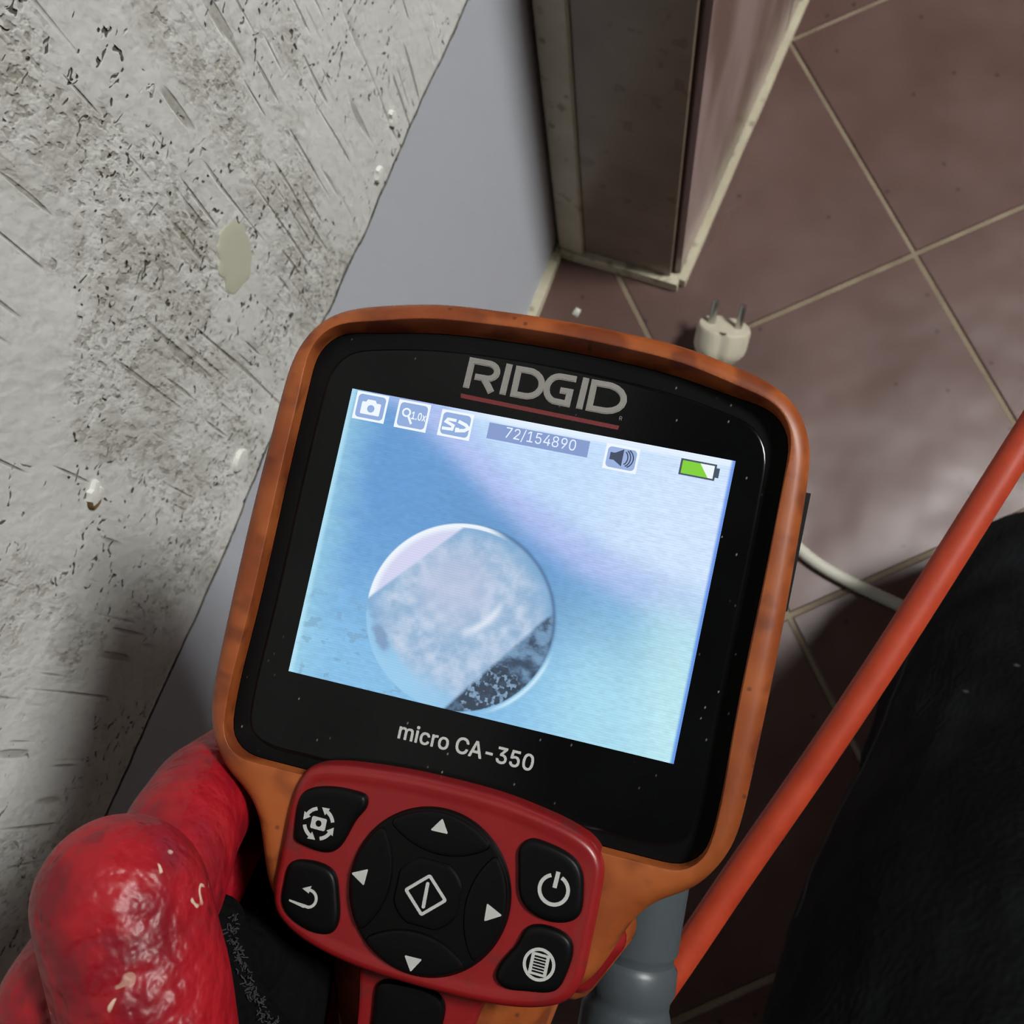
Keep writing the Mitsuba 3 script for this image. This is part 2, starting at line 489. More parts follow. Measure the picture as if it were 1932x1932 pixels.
core = sg.Polygon([(0.3525, 0.18), (0.3525, 0.0815), (0.356, 0.0808), (X1, side_y(X1) + 0.004), (X1, 0.18)])
k = obj('wall_pier', flat(core, 0, H), 'mat_pier_core')
tag(k, 'tile clad pier with cream joints standing in the corner of the wall', kind='structure')
k = obj('tile', box(0.3485, 0.354, 0.0835, 0.1491, 0.006, 0.42, 0.0004), 'mat_pier_tile', 'wall_pier')
tag(k, 'tall greyish brown front tile')
obj('tile', box(0.3485, 0.354, 0.0835, 0.1491, 0.424, 0.84, 0.0004), 'mat_pier_tile', 'wall_pier')
for n_, (xa, xb) in enumerate([(0.3535, 0.566), (0.569, 0.769), (0.772, 0.972), (0.975, 1.175)]):
    q = np.array([(xa, side_y(xa)), (xb, side_y(xb)), (xb, side_y(xb) + 0.005), (xa, side_y(xa) + 0.005)])
    for z0, z1 in ((0.006, 0.42), (0.424, 0.84)):
        obj('tile', flat(sg.Polygon(q), z0, z1), 'mat_side_tile', 'wall_pier')
ring = [(0.3455, 0.1505), (0.3455, 0.166), (0.3470, 0.1688), (0.3535, 0.1694), (0.3535, 0.1492), (0.3468, 0.1492)]
k = obj('cream_strip', flat(sg.Polygon(ring), 0.0, 1.2), 'mat_cream', 'wall_pier', smooth=40)
tag(k, 'cream strip down the inner corner')


def fillet(path, r, seed, n=60):
    """A hand-run bead of cream filler along the foot of the tiles; its inner side is to the left of the path."""
    P = np.asarray(path, float)
    L = np.r_[0, np.cumsum(np.linalg.norm(np.diff(P, axis=0), axis=1))]
    u = np.linspace(0, L[-1], n)
    pts = np.c_[np.interp(u, L, P[:, 0]), np.interp(u, L, P[:, 1])]
    t = np.gradient(pts, axis=0)
    t /= np.linalg.norm(t, axis=1, keepdims=True)
    nl = np.c_[-t[:, 1], t[:, 0]]
    w = r * (0.95 + 0.22 * (meshkit.fbm(np.c_[u * 26, np.zeros((n, 2))], 3, seed)))
    rings = []
    for a_, b_ in ((-0.6, -0.3), (1.0, -0.3), (1.0, 0.25), (0.72, 0.52), (0.42, 0.78), (0.2, 1.05), (-0.6, 1.1)):
        rings.append(np.c_[pts - nl * (a_ * w)[:, None], b_ * w])
    R = np.array(rings)
    return loft([R[:, k_] for k_ in range(n)])


k = obj('trim_1', fillet([(1.2, side_y(1.2)), (0.45, side_y(0.45)), (0.3490, ycorn)][::1], 0.0085, 3, 160), 'mat_cream', smooth=50)
tag(k, 'cream bead of filler along the foot of the pier side', kind='structure')
k = obj('trim_2', fillet([(0.3495, 0.0765), (0.3495, 0.112), (0.349, 0.1700)], 0.0098, 4, 40), 'mat_cream', smooth=50)
tag(k, 'cream bead of filler along the foot of the pier front', kind='structure')
k = obj('trim_3', fillet([(0.3505, 0.1712), (0.30, 0.1712), (0.0, 0.1715), (-0.6, 0.1715)], 0.0085, 6, 160), 'mat_cream', smooth=50)
tag(k, 'cream bead of filler along the foot of the smooth wall', kind='structure')
k = obj('plaster_flake', trimesh.convex.convex_hull(np.array([(0.302, 0.1385, 0), (0.308, 0.1375, 0), (0.309, 0.142, 0), (0.303, 0.143, 0.0005), (0.304, 0.139, 0.0032), (0.307, 0.141, 0.0038)])), 'mat_chip')
tag(k, 'small white plaster flake on the floor tile near the corner', 'flake')

# ------------------------------------------------------------------ mains plug on the floor
ax = np.array([math.cos(0.80) * 0.99, math.cos(0.80) * 0.10, math.sin(0.80)])
ax /= np.linalg.norm(ax)
face = np.array([0.316, 0.0335, 0.0300])
pinref = np.cross(ax, [0, 0, 1.0])
pinref /= np.linalg.norm(pinref)
prof = [(0, -0.036), (0.006, -0.036), (0.0075, -0.030), (0.0130, -0.025), (0.0165, -0.020), (0.0182, -0.017), (0.0186, -0.013), (0.0186, -0.0015), (0.0174, 0), (0.0, 0)]
body = lathe(prof, 56)
v = body.vertices
a = np.arctan2(v[:, 1], v[:, 0])
notch = np.exp(-((np.abs(np.abs(a) - np.pi / 2)) / 0.22) ** 2)      # earth-clip recesses on two sides
sc = 1 - 0.16 * notch * (v[:, 2] > -0.021)
body.vertices[:, :2] *= sc[:, None]
k = obj('body', orient(body, face, ax, pinref), 'mat_plug', 'power_plug', smooth=35)
for sgn in (-1, 1):
    p = lathe([(0, -0.002), (0.0025, -0.002), (0.0025, 0.0150), (0.0019, 0.0172), (0, 0.0178)], 18)
    kk = obj('pin', orient(p, face + sgn * 0.0095 * pinref, ax, pinref), 'mat_metal', 'power_plug', smooth=35)
    tag(kk, 'steel pin')
for sgn in (-1, 1):
    kk = obj('clip', orient(box(-0.0025, 0.0025, 0.0142, 0.0155, -0.011, 0.0004), face, ax, pinref * sgn), 'mat_metal', 'power_plug')
    up2 = np.cross(ax, pinref)
tail = face - 0.034 * ax
cord = spline([face - 0.030 * ax, face - 0.037 * ax, (0.262, 0.020, 0.0045), (0.235, -0.008, 0.0038), (0.1888, -0.0615, 0.0038), (0.1735, -0.133, 0.0038), (0.158, -0.21, 0.0038), (0.11, -0.42, 0.0038), (0.2, -0.8, 0.0038)], 140)
cord[:, 2] = np.maximum(cord[:, 2], 0.0047)
k = obj('cord', tube(cord, 0.0042, 16), 'mat_cord', 'power_plug', smooth=50)
tag(k, 'white flex lying on the tiles')
tag('power_plug', 'cream two pin mains plug with a white cord lying on the floor tiles', 'plug')

# ------------------------------------------------------------------ inspection camera (own millimetre frame: x right, y up, z out of the screen)
DEV = np.array([[0.12512, 0.97893, -0.16136], [-0.99159, 0.12883, 0.01265], [0.03317, 0.15842, 0.98682]])
DEV0 = np.array([0.02764, 0.03080, 0.55347])


def w(v):
    return DEV0 + (np.asarray(v, float) / 1000.0) @ DEV.T


def dev(mesh):
    return tm(w(mesh.vertices), mesh.faces)


IC = 'inspection_camera'


def part(name, mesh, bsdf, parent=IC, smooth=40, label=None, **more):
    k = obj(name, dev(mesh), bsdf, parent, smooth=smooth, **more)
    if label:
        tag(k, label)
    return k


def sym(half):
    h_ = np.array(half, float)
    left = h_[::-1] * [-1, 1]
    return np.vstack([h_, left])


# orange rubber housing: head and shoulders in one outline
half = [(6, 45.6), (12, 45.4), (21.6, 44.8), (31.4, 43.0), (37.4, 41.4), (42.2, 39.0), (45.6, 35.2), (47.5, 30.5), (48.2, 25), (48.5, 16.9), (48.8, 5), (48.9, -8), (48.8, -20), (48.6, -30), (47.8, -37),
        (45.7, -42.0), (42.2, -46.2), (37.4, -49.6), (34.6, -53), (32.8, -57), (31.0, -61.5), (28.0, -66.0), (22, -68.6), (12, -69.8), (4, -70)]
head_out = closed(sym(half), 360)
shell = pillow(head_out, [(3.5, -22), (1.0, -18), (0.4, -10), (0, 0), (0.15, 1.8), (0.7, 3.0), (1.6, 3.8), (2.6, 4.1), (3.6, 4.15)])
foot = [(6, 40.6), (14.4, 40.3), (24, 39.4), (34.6, 37.6), (40.4, 36.0), (43.3, 32.6), (44.1, 27), (44.2, 8), (44.2, -20), (44.2, -36), (43.2, -40.2), (40.4, -42.6), (36, -43.2), (20, -43.2), (6, -43.2)]
crest = [(6, 42.3), (14.4, 41.9), (24, 41.0), (34.6, 38.6), (40.6, 36.4), (43.4, 32.6), (44.0, 27), (44.1, 8), (44.1, -20), (44.1, -36), (43.1, -40.2), (40.4, -42.7), (36, -43.3), (20, -43.3), (6, -43.3)]


def lines(pts, n):
    p = np.vstack([pts, pts[:1]])
    L = np.r_[0, np.cumsum(np.linalg.norm(np.diff(p, axis=0), axis=1))]
    return p, L


fo = closed(sym(foot), 240)
pf, _ = splprep(np.vstack([sym(foot), sym(foot)[:1]]).T, per=True, s=0)
tck, uu = splprep(np.vstack([sym(foot), sym(foot)[:1]]).T, per=True, s=0)
tc2, _ = splprep(np.vstack([sym(crest), sym(crest)[:1]]).T, per=True, s=0, u=uu)
un = np.linspace(0, 1, 240, endpoint=False)
fo = np.array(splev(un, tck)).T[::-1]
cr = np.array(splev(un, tc2)).T[::-1]
pocket = loft([np.c_[fo, np.full(240, -3.0)], np.c_[fo, np.full(240, 0.0)], np.c_[cr, np.full(240, 4.0)], np.c_[inset(cr, -0.6), np.full(240, 4.4)], np.c_[inset(cr, -0.6), np.full(240, 8.0)]])


def man(mesh):
    return m3.Manifold(m3.Mesh(np.asarray(mesh.vertices, np.float32), np.asarray(mesh.faces, np.uint32)))


shell_m, pocket_m = man(shell), man(pocket)
housing = to_tri(shell_m - pocket_m)
part('housing', housing, 'mat_orange', smooth=35, label='worn orange rubber housing with a raised rim')
part('back_body', pillow(inset(head_out, 2.0), [(4, -42), (1, -38), (0, -30), (0, -18)]), 'mat_black', label='black rear body')

# black bezel and window
part('bezel', pillow(inset(fo, -0.15), [(0, -3.2), (0, -0.5), (0.3, -0.15)]), 'mat_panel', label='black bezel')
win = [(6, 37.4), (14, 37.1), (24, 36.2), (33, 34.6), (37.5, 33.0), (40.2, 29.5), (41, 24), (41.2, 8), (41.2, -20), (41.2, -34), (40.2, -38.3), (37, -40.5), (30, -41), (20, -41), (6, -41)]
part('window', pillow(closed(sym(win), 220), [(0, -0.6), (0, 0.1), (0.35, 0.3), (0.8, 0.34)]), 'mat_window', label='glossy black window around the screen')
ZW = 0.34

# --- raised maker's lettering
def stroke(pts, wd=1.0, cap=2, join=2):
    return sg.LineString(pts).buffer(wd / 2, cap_style=cap, join_style=join, mitre_limit=3)


def U(*g):
    return so.unary_union(g)


def arc(cx, cy, rx, ry, a0, a1, n=16):
    t = np.radians(np.linspace(a0, a1, n))
    return list(zip(cx + rx * np.cos(t), cy + ry * np.sin(t)))


def letter_D(x0, x1):
    y0, y1 = 31.1, 35.75
    rx = (x1 - x0) * 0.55
    return stroke([(x0, y1), (x1 - rx, y1)] + arc(x1 - rx, 33.43, rx, 2.33, 80, -80, 9) + [(x1 - rx, y0), (x0, y0), (x0, y1), (x0 + 0.3, y1)], 1.15)


logo = U(
    stroke([(-14.4, 30.6), (-14.3, 35.75), (-11.6, 35.75)] + arc(-11.0, 34.35, 1.7, 1.4, 85, -85, 9) + [(-12.6, 32.95), (-13.2, 32.95)], 1.15),
    stroke([(-11.6, 33.0), (-10.6, 31.9), (-9.6, 30.6)], 1.25),
    stroke([(-7.5, 30.6), (-7.35, 36.35)], 1.15),
    letter_D(-5.5, -0.75),
    stroke([(5.2, 35.75), (2.7, 35.75)] + arc(2.4, 33.43, 2.2, 2.33, 100, 258, 11) + [(4.45, 31.1), (4.5, 33.3), (2.7, 33.3)], 1.15),
    stroke([(6.75, 30.6), (6.9, 36.35)], 1.15),
    letter_D(8.5, 14.3))
logo = sa.translate(logo, 0, 0)


def embossed(poly, z0, h, ins):
    out = []
    for g in getattr(poly, 'geoms', [poly]):
        c = m3.CrossSection([np.array(g.exterior.coords)[:-1]] + [np.array(r.coords)[:-1] for r in g.interiors], m3.FillRule.EvenOdd)
        a = m3.Manifold.extrude(c, h * 0.55)
        b = m3.Manifold.extrude(c.offset(-ins, m3.JoinType.Round), h)
        out.append(to_tri((a + b).translate([0, 0, z0])))
    return trimesh.util.concatenate(out)


for g in logo.geoms:
    part('letter', embossed(g, ZW, 0.45, 0.16), 'mat_letter', smooth=False)
part('underline', flat(sg.Polygon([(-15.1, 29.45), (14.45, 28.95), (14.3, 28.2), (-14.95, 28.65)]), ZW, ZW + 0.12), 'mat_letter_red', smooth=False, label='red line under the lettering')


def text_poly(text, height, bold, depth):
    m = meshkit.text_mesh(text, height, depth, bold)
    return m


def place(m, x, y, z, width=None):
    m = m.copy()
    b = m.bounds
    if width:
        m.vertices[:, 0] = (m.vertices[:, 0] - b[0, 0]) * width / (b[1, 0] - b[0, 0])
    else:
        m.vertices[:, 0] -= b[0, 0]
    m.apply_translation([x, y, z])
    return m


part('model_lettering', place(text_poly('micro CA-350', 2.75, True, 0.1), -12.9, -33.6, ZW, 24.9), 'mat_symbol', smooth=False, label='pale printed lettering below the screen')
part('trademark', place(text_poly('R', 0.7, False, 0.06), 14.15, 30.0, ZW), 'mat_letter', smooth=False)

# --- the lit screen: what the probe sees, in the screen's own millimetres
SW, SH = 71.1, 53.3


def screen_fn(p, n, uv):
    x = (uv.x - 0.5) * SW
    y = (uv.y - 0.5) * SH
    nz = fbm(x * 0.22, y * 0.5, 3.0, 4)
    nf = fbm(x * 0.9, y * 2.2, 5.0, 3)
    # background: blue shade on the left and along a diagonal, pale lavender light at the upper right
    diag = (y - 25.0) * 0.906 + (x + 29.5) * 0.423          # distance above the shade's diagonal edge
    diag = diag + 2.5 * dr.sin((x + 10) * 0.08)
    edge = smoothstep(-3.0, 9.0, diag + 3.0 * (nz - 0.5))
    left = mix(lin(92, 150, 206), lin(128, 186, 226), smoothstep(8.0, -26.0, y + 6 * (nz - 0.5)))
    left = mix(left, lin(150, 205, 225), 0.8 * smoothstep(-25.0, -37.0, x + 3 * nz))
    right = mix(lin(186, 214, 246), lin(205, 226, 250), smoothstep(0.0, 30.0, x))
    c = mix(left, right, edge)
    band = dr.exp(-dr.square((diag - 2.0) / 3.6))
    c = mix(c, lin(186, 192, 244), 0.55 * band)
    under = dr.exp(-dr.square((diag + 7.5) / 5.0)) * smoothstep(-22.0, 0.0, x)
    c = mix(c, lin(92, 142, 190), 0.7 * under)
    low = smoothstep(2.0, 22.0, x) * smoothstep(8.0, -20.0, y)
    c = mix(c, lin(168, 218, 236), 0.9 * low)
    far = smoothstep(20.0, 31.0, x + y * 0.15) * smoothstep(-8.0, 4.0, -y - 2)
    c = mix(c, lin(196, 236, 238), 0.6 * far)
    c = c * (0.9 + 0.2 * nf)
    # the round opening of the probed pipe
    ex, ey = x + 6.6, y + 10.2
    r = dr.sqrt(dr.square(ex / 17.2) + dr.square(ey / 16.7))
    inside = smoothstep(1.012, 0.99, r)
    th = fbm(x * 0.5, y * 0.55, 9.0, 4)
    fx, fy = x + 8.0, y + 10.0
    pale = mix(lin(140, 174, 206), lin(190, 206, 228), smoothstep(0.15, 0.95, th))
    pale = mix(pale, lin(184, 192, 218), smoothstep(11.0, 2.0, dr.sqrt(dr.square(fx + 0.5) + dr.square((fy - 5.0) * 1.1))) * 0.7)
    rim_shade = smoothstep(0.72, 1.0, r)
    pale = mix(pale, lin(112, 162, 204), 0.85 * rim_shade)
    arcl = dr.exp(-dr.square((dr.sqrt(dr.square(x + 8.5) + dr.square(y + 4.0)) - 9.2) / 0.7)) * smoothstep(-2.0, 4.0, x + 6.0) * smoothstep(-4.5, -8.5, y)
    pale = mix(pale, lin(224, 232, 244), 0.75 * arcl)
    # dark debris low on the right of the opening
    cut = (x - 1.0) * 0.80 - (y + 16.0) * 0.60                # right of a slanting straight edge
    dark = smoothstep(0.3, 1.2, cut - 0.2)
    deb = fbm(x * 0.55, y * 0.7, 2.0, 4)
    dcol = mix(lin(44, 66, 92), lin(112, 150, 184), smoothstep(0.25, 0.8, deb + 0.018 * (y + 14)))
    blackd = smoothstep(6.2, 4.2, dr.sqrt(dr.square(x - 1.6) + dr.square((y + 22.5))) + 3 * (deb - 0.5))
    dcol = mix(dcol, mix(lin(34, 52, 70), lin(128, 160, 190), smoothstep(0.5, 0.72, fbm(x * 1.5, y * 1.5, 6.0, 3))), 0.85 * blackd)
    pale = mix(pale, dcol, dark * smoothstep(6.5, 0.5, y + 4.0))
    # bright crescent at the upper left, cut by a straight edge
    cres = smoothstep(-0.3, 0.4, (y + 2.2) * 0.67 - (x + 16.3) * 0.74) * smoothstep(0.55, 0.75, r)
    topl = smoothstep(0.945, 0.97, r) * smoothstep(-2.0, 1.5, y - 2.0) * smoothstep(2.0, -3.0, x + 2)
    pale = mix(pale, mix(lin(206, 208, 236), lin(232, 240, 248), smoothstep(0.9, 0.98, r)), dr.maximum(cres, topl))
    lowl = smoothstep(-0.6, 1.0, -((x + 22.4) * 0.70 + (y + 12.9) * 0.71))
    pale = mix(pale, mix(lin(128, 180, 222), lin(150, 200, 230), nz), lowl)
    low_open = smoothstep(-20.0, -25.0, y + 0.35 * (x + 9.0))
    pale = mix(pale, lin(150, 200, 232), 0.8 * low_open * (1 - dark))
    spot2 = smoothstep(3.2, 0.8, dr.sqrt(dr.square((x + 20.2) * 1.0) + dr.square((y + 16.6 + 1.1 * (x + 20.2)) * 1.3)) + 3.0 * (deb - 0.5))
    pale = mix(pale, lin(112, 134, 170), 0.7 * spot2)
    c = mix(c, pale, inside)
    ring = dr.exp(-dr.square((r - 1.0) / 0.022)) * smoothstep(2.0, 10.0, x + y * 0.2 + 8)
    c = mix(c, lin(46, 76, 120), 0.6 * ring * smoothstep(-20.0, -9.0, y))
    glow = dr.exp(-dr.square((r - 1.035) / 0.02)) * smoothstep(0.0, 6.0, x) * smoothstep(-12.0, -17.0, y)
    c = mix(c, lin(206, 236, 246), 0.8 * glow)
    stain = smoothstep(0.62, 0.74, fbm(x * 0.6, y * 0.8, 12.0, 3)) * smoothstep(-4.0, -18.0, y) * smoothstep(-8.0, -16.0, x)
    c = mix(c, lin(112, 148, 176), 0.5 * stain * (1 - inside))
    # bright line along the picture's top and blue line down its right edge
    c = mix(c, lin(232, 242, 255), 0.75 * smoothstep(24.9, 26.0, y) * smoothstep(-20, -4, x))
    c = mix(c, lin(70, 130, 225), 0.85 * smoothstep(34.6, 35.3, x))
    c = mix(c, lin(190, 235, 250), 0.5 * smoothstep(-34.2, -35.2, x))
    rows = 0.5 + 0.5 * dr.sin(y * (2 * math.pi / 0.44))
    return c * (0.955 + 0.09 * rows) * SCREEN_GAIN


SCREEN_GAIN = 1.0
q = np.array([(-SW / 2, -SH / 2), (SW / 2, -SH / 2), (SW / 2, SH / 2), (-SW / 2, SH / 2)])
SCR = obj('screen', tm(w(np.c_[q, np.full(4, ZW + 0.04)]), [[0, 1, 2], [0, 2, 3]]), 'mat_screen', IC, uv=np.array([(0, 0), (1, 0), (1, 1), (0, 1.0)]),
          emitter={'type': 'area', 'radiance': proc(screen_fn)})
tag(SCR, 'lit colour screen showing a round pipe opening')


def lit(rgb, gain=1.0):
    return {'emitter': {'type': 'area', 'radiance': {'type': 'rgb', 'value': [gain * c for c in lin(*rgb)]}, 'sampling_weight': 0.02}}


ZS = ZW + 0.06


def sheet(poly, z):
    """A thin upward-facing sheet (one-sided) for a lit marking."""
    out = []
    for g in getattr(poly, 'geoms', [poly]):
        v, f = trimesh.creation.triangulate_polygon(g, engine='earcut')
        n = np.cross(v[f[:, 1]] - v[f[:, 0]], v[f[:, 2]] - v[f[:, 0]])
        f = np.where((n > 0)[:, None], f, f[:, ::-1])
        out.append(tm(np.c_[v, np.full(len(v), z)], f))
    return trimesh.util.concatenate(out)


def outline_of(m):
    """The flat outline of a lettering mesh."""
    b = m.vertices[:, 2].min() + 1e-9
    f = m.faces[(m.vertices[m.faces][:, :, 2] <= b + 1e-7).all(1)]
    return so.unary_union([sg.Polygon(m.vertices[t][:, :2]).buffer(1e-4) for t in f])


def rrect(x0, x1, y0, y1, r):
    return sg.box(x0 + r, y0 + r, x1 - r, y1 - r).buffer(r, quad_segs=6)


WHITE, BACK = (236, 244, 255), (140, 168, 216)


def icon(name, x0, x1, y0, y1, glyph, white=WHITE, back=BACK, label=None):
    fr = sg.box(x0, y0, x1, y1).difference(rrect(x0 + 0.42, x1 - 0.42, y0 + 0.42, y1 - 0.42, 0.7))
    part(name + '_backing', sheet(rrect(x0 + 0.2, x1 - 0.2, y0 + 0.2, y1 - 0.2, 0.5), ZS), 'mat_screen', SCR, smooth=False, **lit(back))
    k = part(name, sheet(U(fr, glyph) if glyph is not None else fr, ZS + 0.02), 'mat_screen', SCR, smooth=False, label=label, **lit(white))
    return k


cam_g = U(rrect(-33.1, -29.4, 22.4, 24.7, 0.2), sg.Polygon([(-32.4, 24.6), (-32.1, 25.2), (-30.6, 25.2), (-30.2, 24.6)])).difference(sg.Point(-31.2, 23.55).buffer(0.7))
icon('camera_icon', -34.4, -28.2, 21.25, 26.45, cam_g)
mag = U(sg.Point(-24.35, 24.15).buffer(0.85).difference(sg.Point(-24.35, 24.15).buffer(0.52)), stroke([(-23.85, 23.5), (-23.05, 22.2)], 0.42), outline_of(place(text_poly('1.0x', 1.35, True, 0.1), -23.3, 23.15, 0, 2.75)))
icon('zoom_icon', -26.2, -20.05, 21.1, 26.35, mag)
sd = U(stroke([(-14.8, 24.4), (-16.4, 24.4), (-16.7, 23.9), (-15.2, 23.4), (-15.3, 22.7), (-17.2, 22.6)], 0.55), stroke([(-14.4, 24.35), (-12.9, 23.9), (-12.3, 23.4), (-13.0, 22.85), (-14.7, 22.55)], 0.62), stroke([(-14.7, 22.9), (-14.0, 22.9)], 0.5))
icon('card_icon', -17.85, -11.75, 21.15, 26.05, sd)
part('counter_bar', sheet(sg.box(-8.7, 22.3, 9.95, 25.25), ZS), 'mat_screen', SCR, smooth=False, **lit((128, 150, 200)))
part('counter_digits', sheet(outline_of(place(text_poly('72/154890', 1.95, False, 0.1), -5.4, 23.05, 0, 13.0)), ZS + 0.02), 'mat_screen', SCR, smooth=False, **lit((224, 236, 255)))
spk_dark = U(sg.Polygon([(13.9, 24.1), (14.7, 24.1), (16.2, 25.0), (16.2, 21.9), (14.7, 22.8), (13.9, 22.8)]), stroke(arc(16.2, 23.45, 0.9, 1.25, 65, -65, 9), 0.22), stroke(arc(16.2, 23.45, 1.4, 1.6, 62, -62, 9), 0.22), stroke(arc(16.2, 23.45, 1.9, 1.8, 58, -58, 9), 0.22))
icon('speaker_icon', 12.95, 19.0, 21.0, 25.55, None, back=(150, 174, 220))
part('speaker_glyph', sheet(spk_dark, ZS + 0.03), 'mat_screen', SCR, smooth=False, **lit((52, 66, 92)))
part('battery_icon', sheet(U(sg.box(26.3, 22.5, 32.6, 25.4), sg.box(32.6, 23.1, 33.2, 24.8)), ZS), 'mat_screen', SCR, smooth=False, **lit((66, 78, 92)))
part('battery_empty', sheet(sg.box(26.65, 22.8, 32.25, 25.1), ZS + 0.02), 'mat_screen', SCR, smooth=False, **lit((236, 246, 250)))
part('battery_charge', sheet(sg.Polygon([(26.65, 22.8), (31.4, 22.8), (29.7, 25.1), (26.65, 25.1)]), ZS + 0.04), 'mat_screen', SCR, smooth=False, **lit((126, 206, 48)), label='green battery charge')

# --- red keypad
KEY = [(-27.6, -44.2), (-26.3, -41.6), (-23.4, -40.2), (-17.2, -39.1), (-8.2, -38.3), (0, -38.1), (8.2, -38.3), (16.4, -39.3), (22.8, -40.8), (26.0, -42.6), (27.6, -45.0), (28.1, -48.5), (28.2, -54), (28.2, -60.0), (27.8, -65.1),
       (26.2, -68.2), (23.0, -70.2), (17.5, -71.7), (10, -72.5), (0, -72.8), (-10, -72.5), (-17.5, -71.4), (-24.1, -69.0), (-26.8, -66.6), (-27.7, -63.8), (-28.0, -59.6), (-28.2, -53.0)]
key_q = closed(np.array(KEY), 220)
part('keypad_plate', pillow(key_q, [(0, -2), (0, 4.2), (0.35, 5.3), (1.0, 5.9), (1.7, 6.0), (2.6, 5.75), (3.6, 5.6)]), 'mat_red', smooth=35, label='raised red keypad plate')
ZK = 5.6


def button(name, pts, zt, label, n=90, parent=IC):
    qq = closed(np.array(pts), n, s=0.3)
    return part(name, pillow(qq, [(0, ZK - 1.2), (0, zt - 0.8), (0.25, zt - 0.3), (0.7, zt - 0.05), (1.5, zt)]), 'mat_button', parent, smooth=35, label=label)


ZB = 7.0
kb = button('button', [(-26.0, -46.0), (-24.9, -44.6), (-22.5, -43.9), (-19, -43.4), (-15.9, -43.1), (-14.5, -43.8), (-14.2, -45.0), (-15.2, -47.5), (-16.4, -50.5), (-17.2, -53.2), (-18.2, -54.3), (-20.2, -54.6), (-23.6, -54.6), (-25.4, -54.0), (-26.1, -52.0), (-26.3, -49.1)], ZB, 'black button with four curved arrows')
g = []
for a0 in (18, 108, 198, 288):
    a1 = a0 + 46
    A = arc(-21.7, -50.0, 2.55, 2.55, a0, a1, 8)
    g.append(stroke(A, 0.62))
    t = math.radians(a1)
    c_ = np.array([-21.7 + 2.55 * math.cos(t), -50.0 + 2.55 * math.sin(t)])
    d_ = np.array([-math.sin(t), math.cos(t)])
    e_ = np.array([math.cos(t), math.sin(t)])
    g.append(sg.Polygon([c_ + 0.72 * e_, c_ - 0.72 * e_, c_ + 1.25 * d_]))
g.append(rrect(-23.05, -20.35, -51.05, -48.95, 0.3).difference(sg.Point(-21.7, -50.0).buffer(0.55)))
part('symbol', flat(U(*g), ZB - 0.02, ZB + 0.12), 'mat_symbol', kb, smooth=False, label='white rotation arrows')
kb = button('button', [(-25.6, -58.4), (-24.5, -57.2), (-22.4, -56.8), (-20.1, -56.8), (-17.6, -57.4), (-16.4, -58.6), (-15.8, -61), (-15.0, -64), (-14.7, -66.2), (-15.2, -67.6), (-16.8, -68.2), (-19.5, -68.1), (-22.2, -67.5), (-24.6, -66.2), (-25.4, -64.5), (-25.7, -61.5)], ZB, 'black button with a return arrow')
g = U(sg.Polygon([(-23.9, -63.75), (-23.8, -64.05), (-21.0, -64.5), (-20.6, -63.9)]), stroke([(-21.6, -64.1)] + arc(-20.55, -62.75, 1.4, 1.45, -80, 88, 12) + [(-21.3, -61.25)], 0.5), sg.Polygon([(-22.0, -61.35), (-20.5, -60.55), (-20.7, -61.9)]))
part('symbol', flat(g, ZB - 0.02, ZB + 0.12), 'mat_symbol', kb, smooth=False, label='white return arrow')
kb = button('button', [(13.2, -45.6), (14.6, -43.6), (17.1, -43.4), (20.5, -44.3), (23.5, -45.3), (24.7, -47.3), (25.2, -50.5), (25.4, -53.6), (24.4, -55.1), (21.8, -55.7), (17.4, -55.5), (15.2, -53.6), (14.3, -51), (13.6, -48.2)], ZB, 'black power button')
g = U(stroke(arc(20.4, -50.55, 2.4, 2.4, 112, 428, 40), 0.62), stroke([(20.45, -50.2), (20.55, -47.5)], 0.72))
part('symbol', flat(g, ZB - 0.02, ZB + 0.12), 'mat_symbol', kb, smooth=False, label='white power symbol')
kb = button('button', [(17.0, -58.2), (18.7, -57.0), (21.5, -57.0), (23.8, -57.1), (25.2, -58.3), (25.4, -61), (25.3, -63.5), (24.5, -66.2), (22.8, -67.3), (19, -68.0), (15.6, -68.4), (13.9, -67.5), (13.8, -65.4), (14.8, -63.4), (16.2, -60.8)], ZB, 'black menu button')
g = U(sg.Point(20.55, -62.95).buffer(2.72).difference(sg.Point(20.55, -62.95).buffer(2.2)), rrect(19.0, 22.1, -64.75, -61.15, 0.25).difference(U(*[sg.box(19.55, yy - 0.16, 21.55, yy + 0.16) for yy in np.linspace(-61.75, -64.2, 6)])))
part('symbol', flat(g, ZB - 0.02, ZB + 0.12), 'mat_symbol', kb, smooth=False, label='white menu page in a ring')

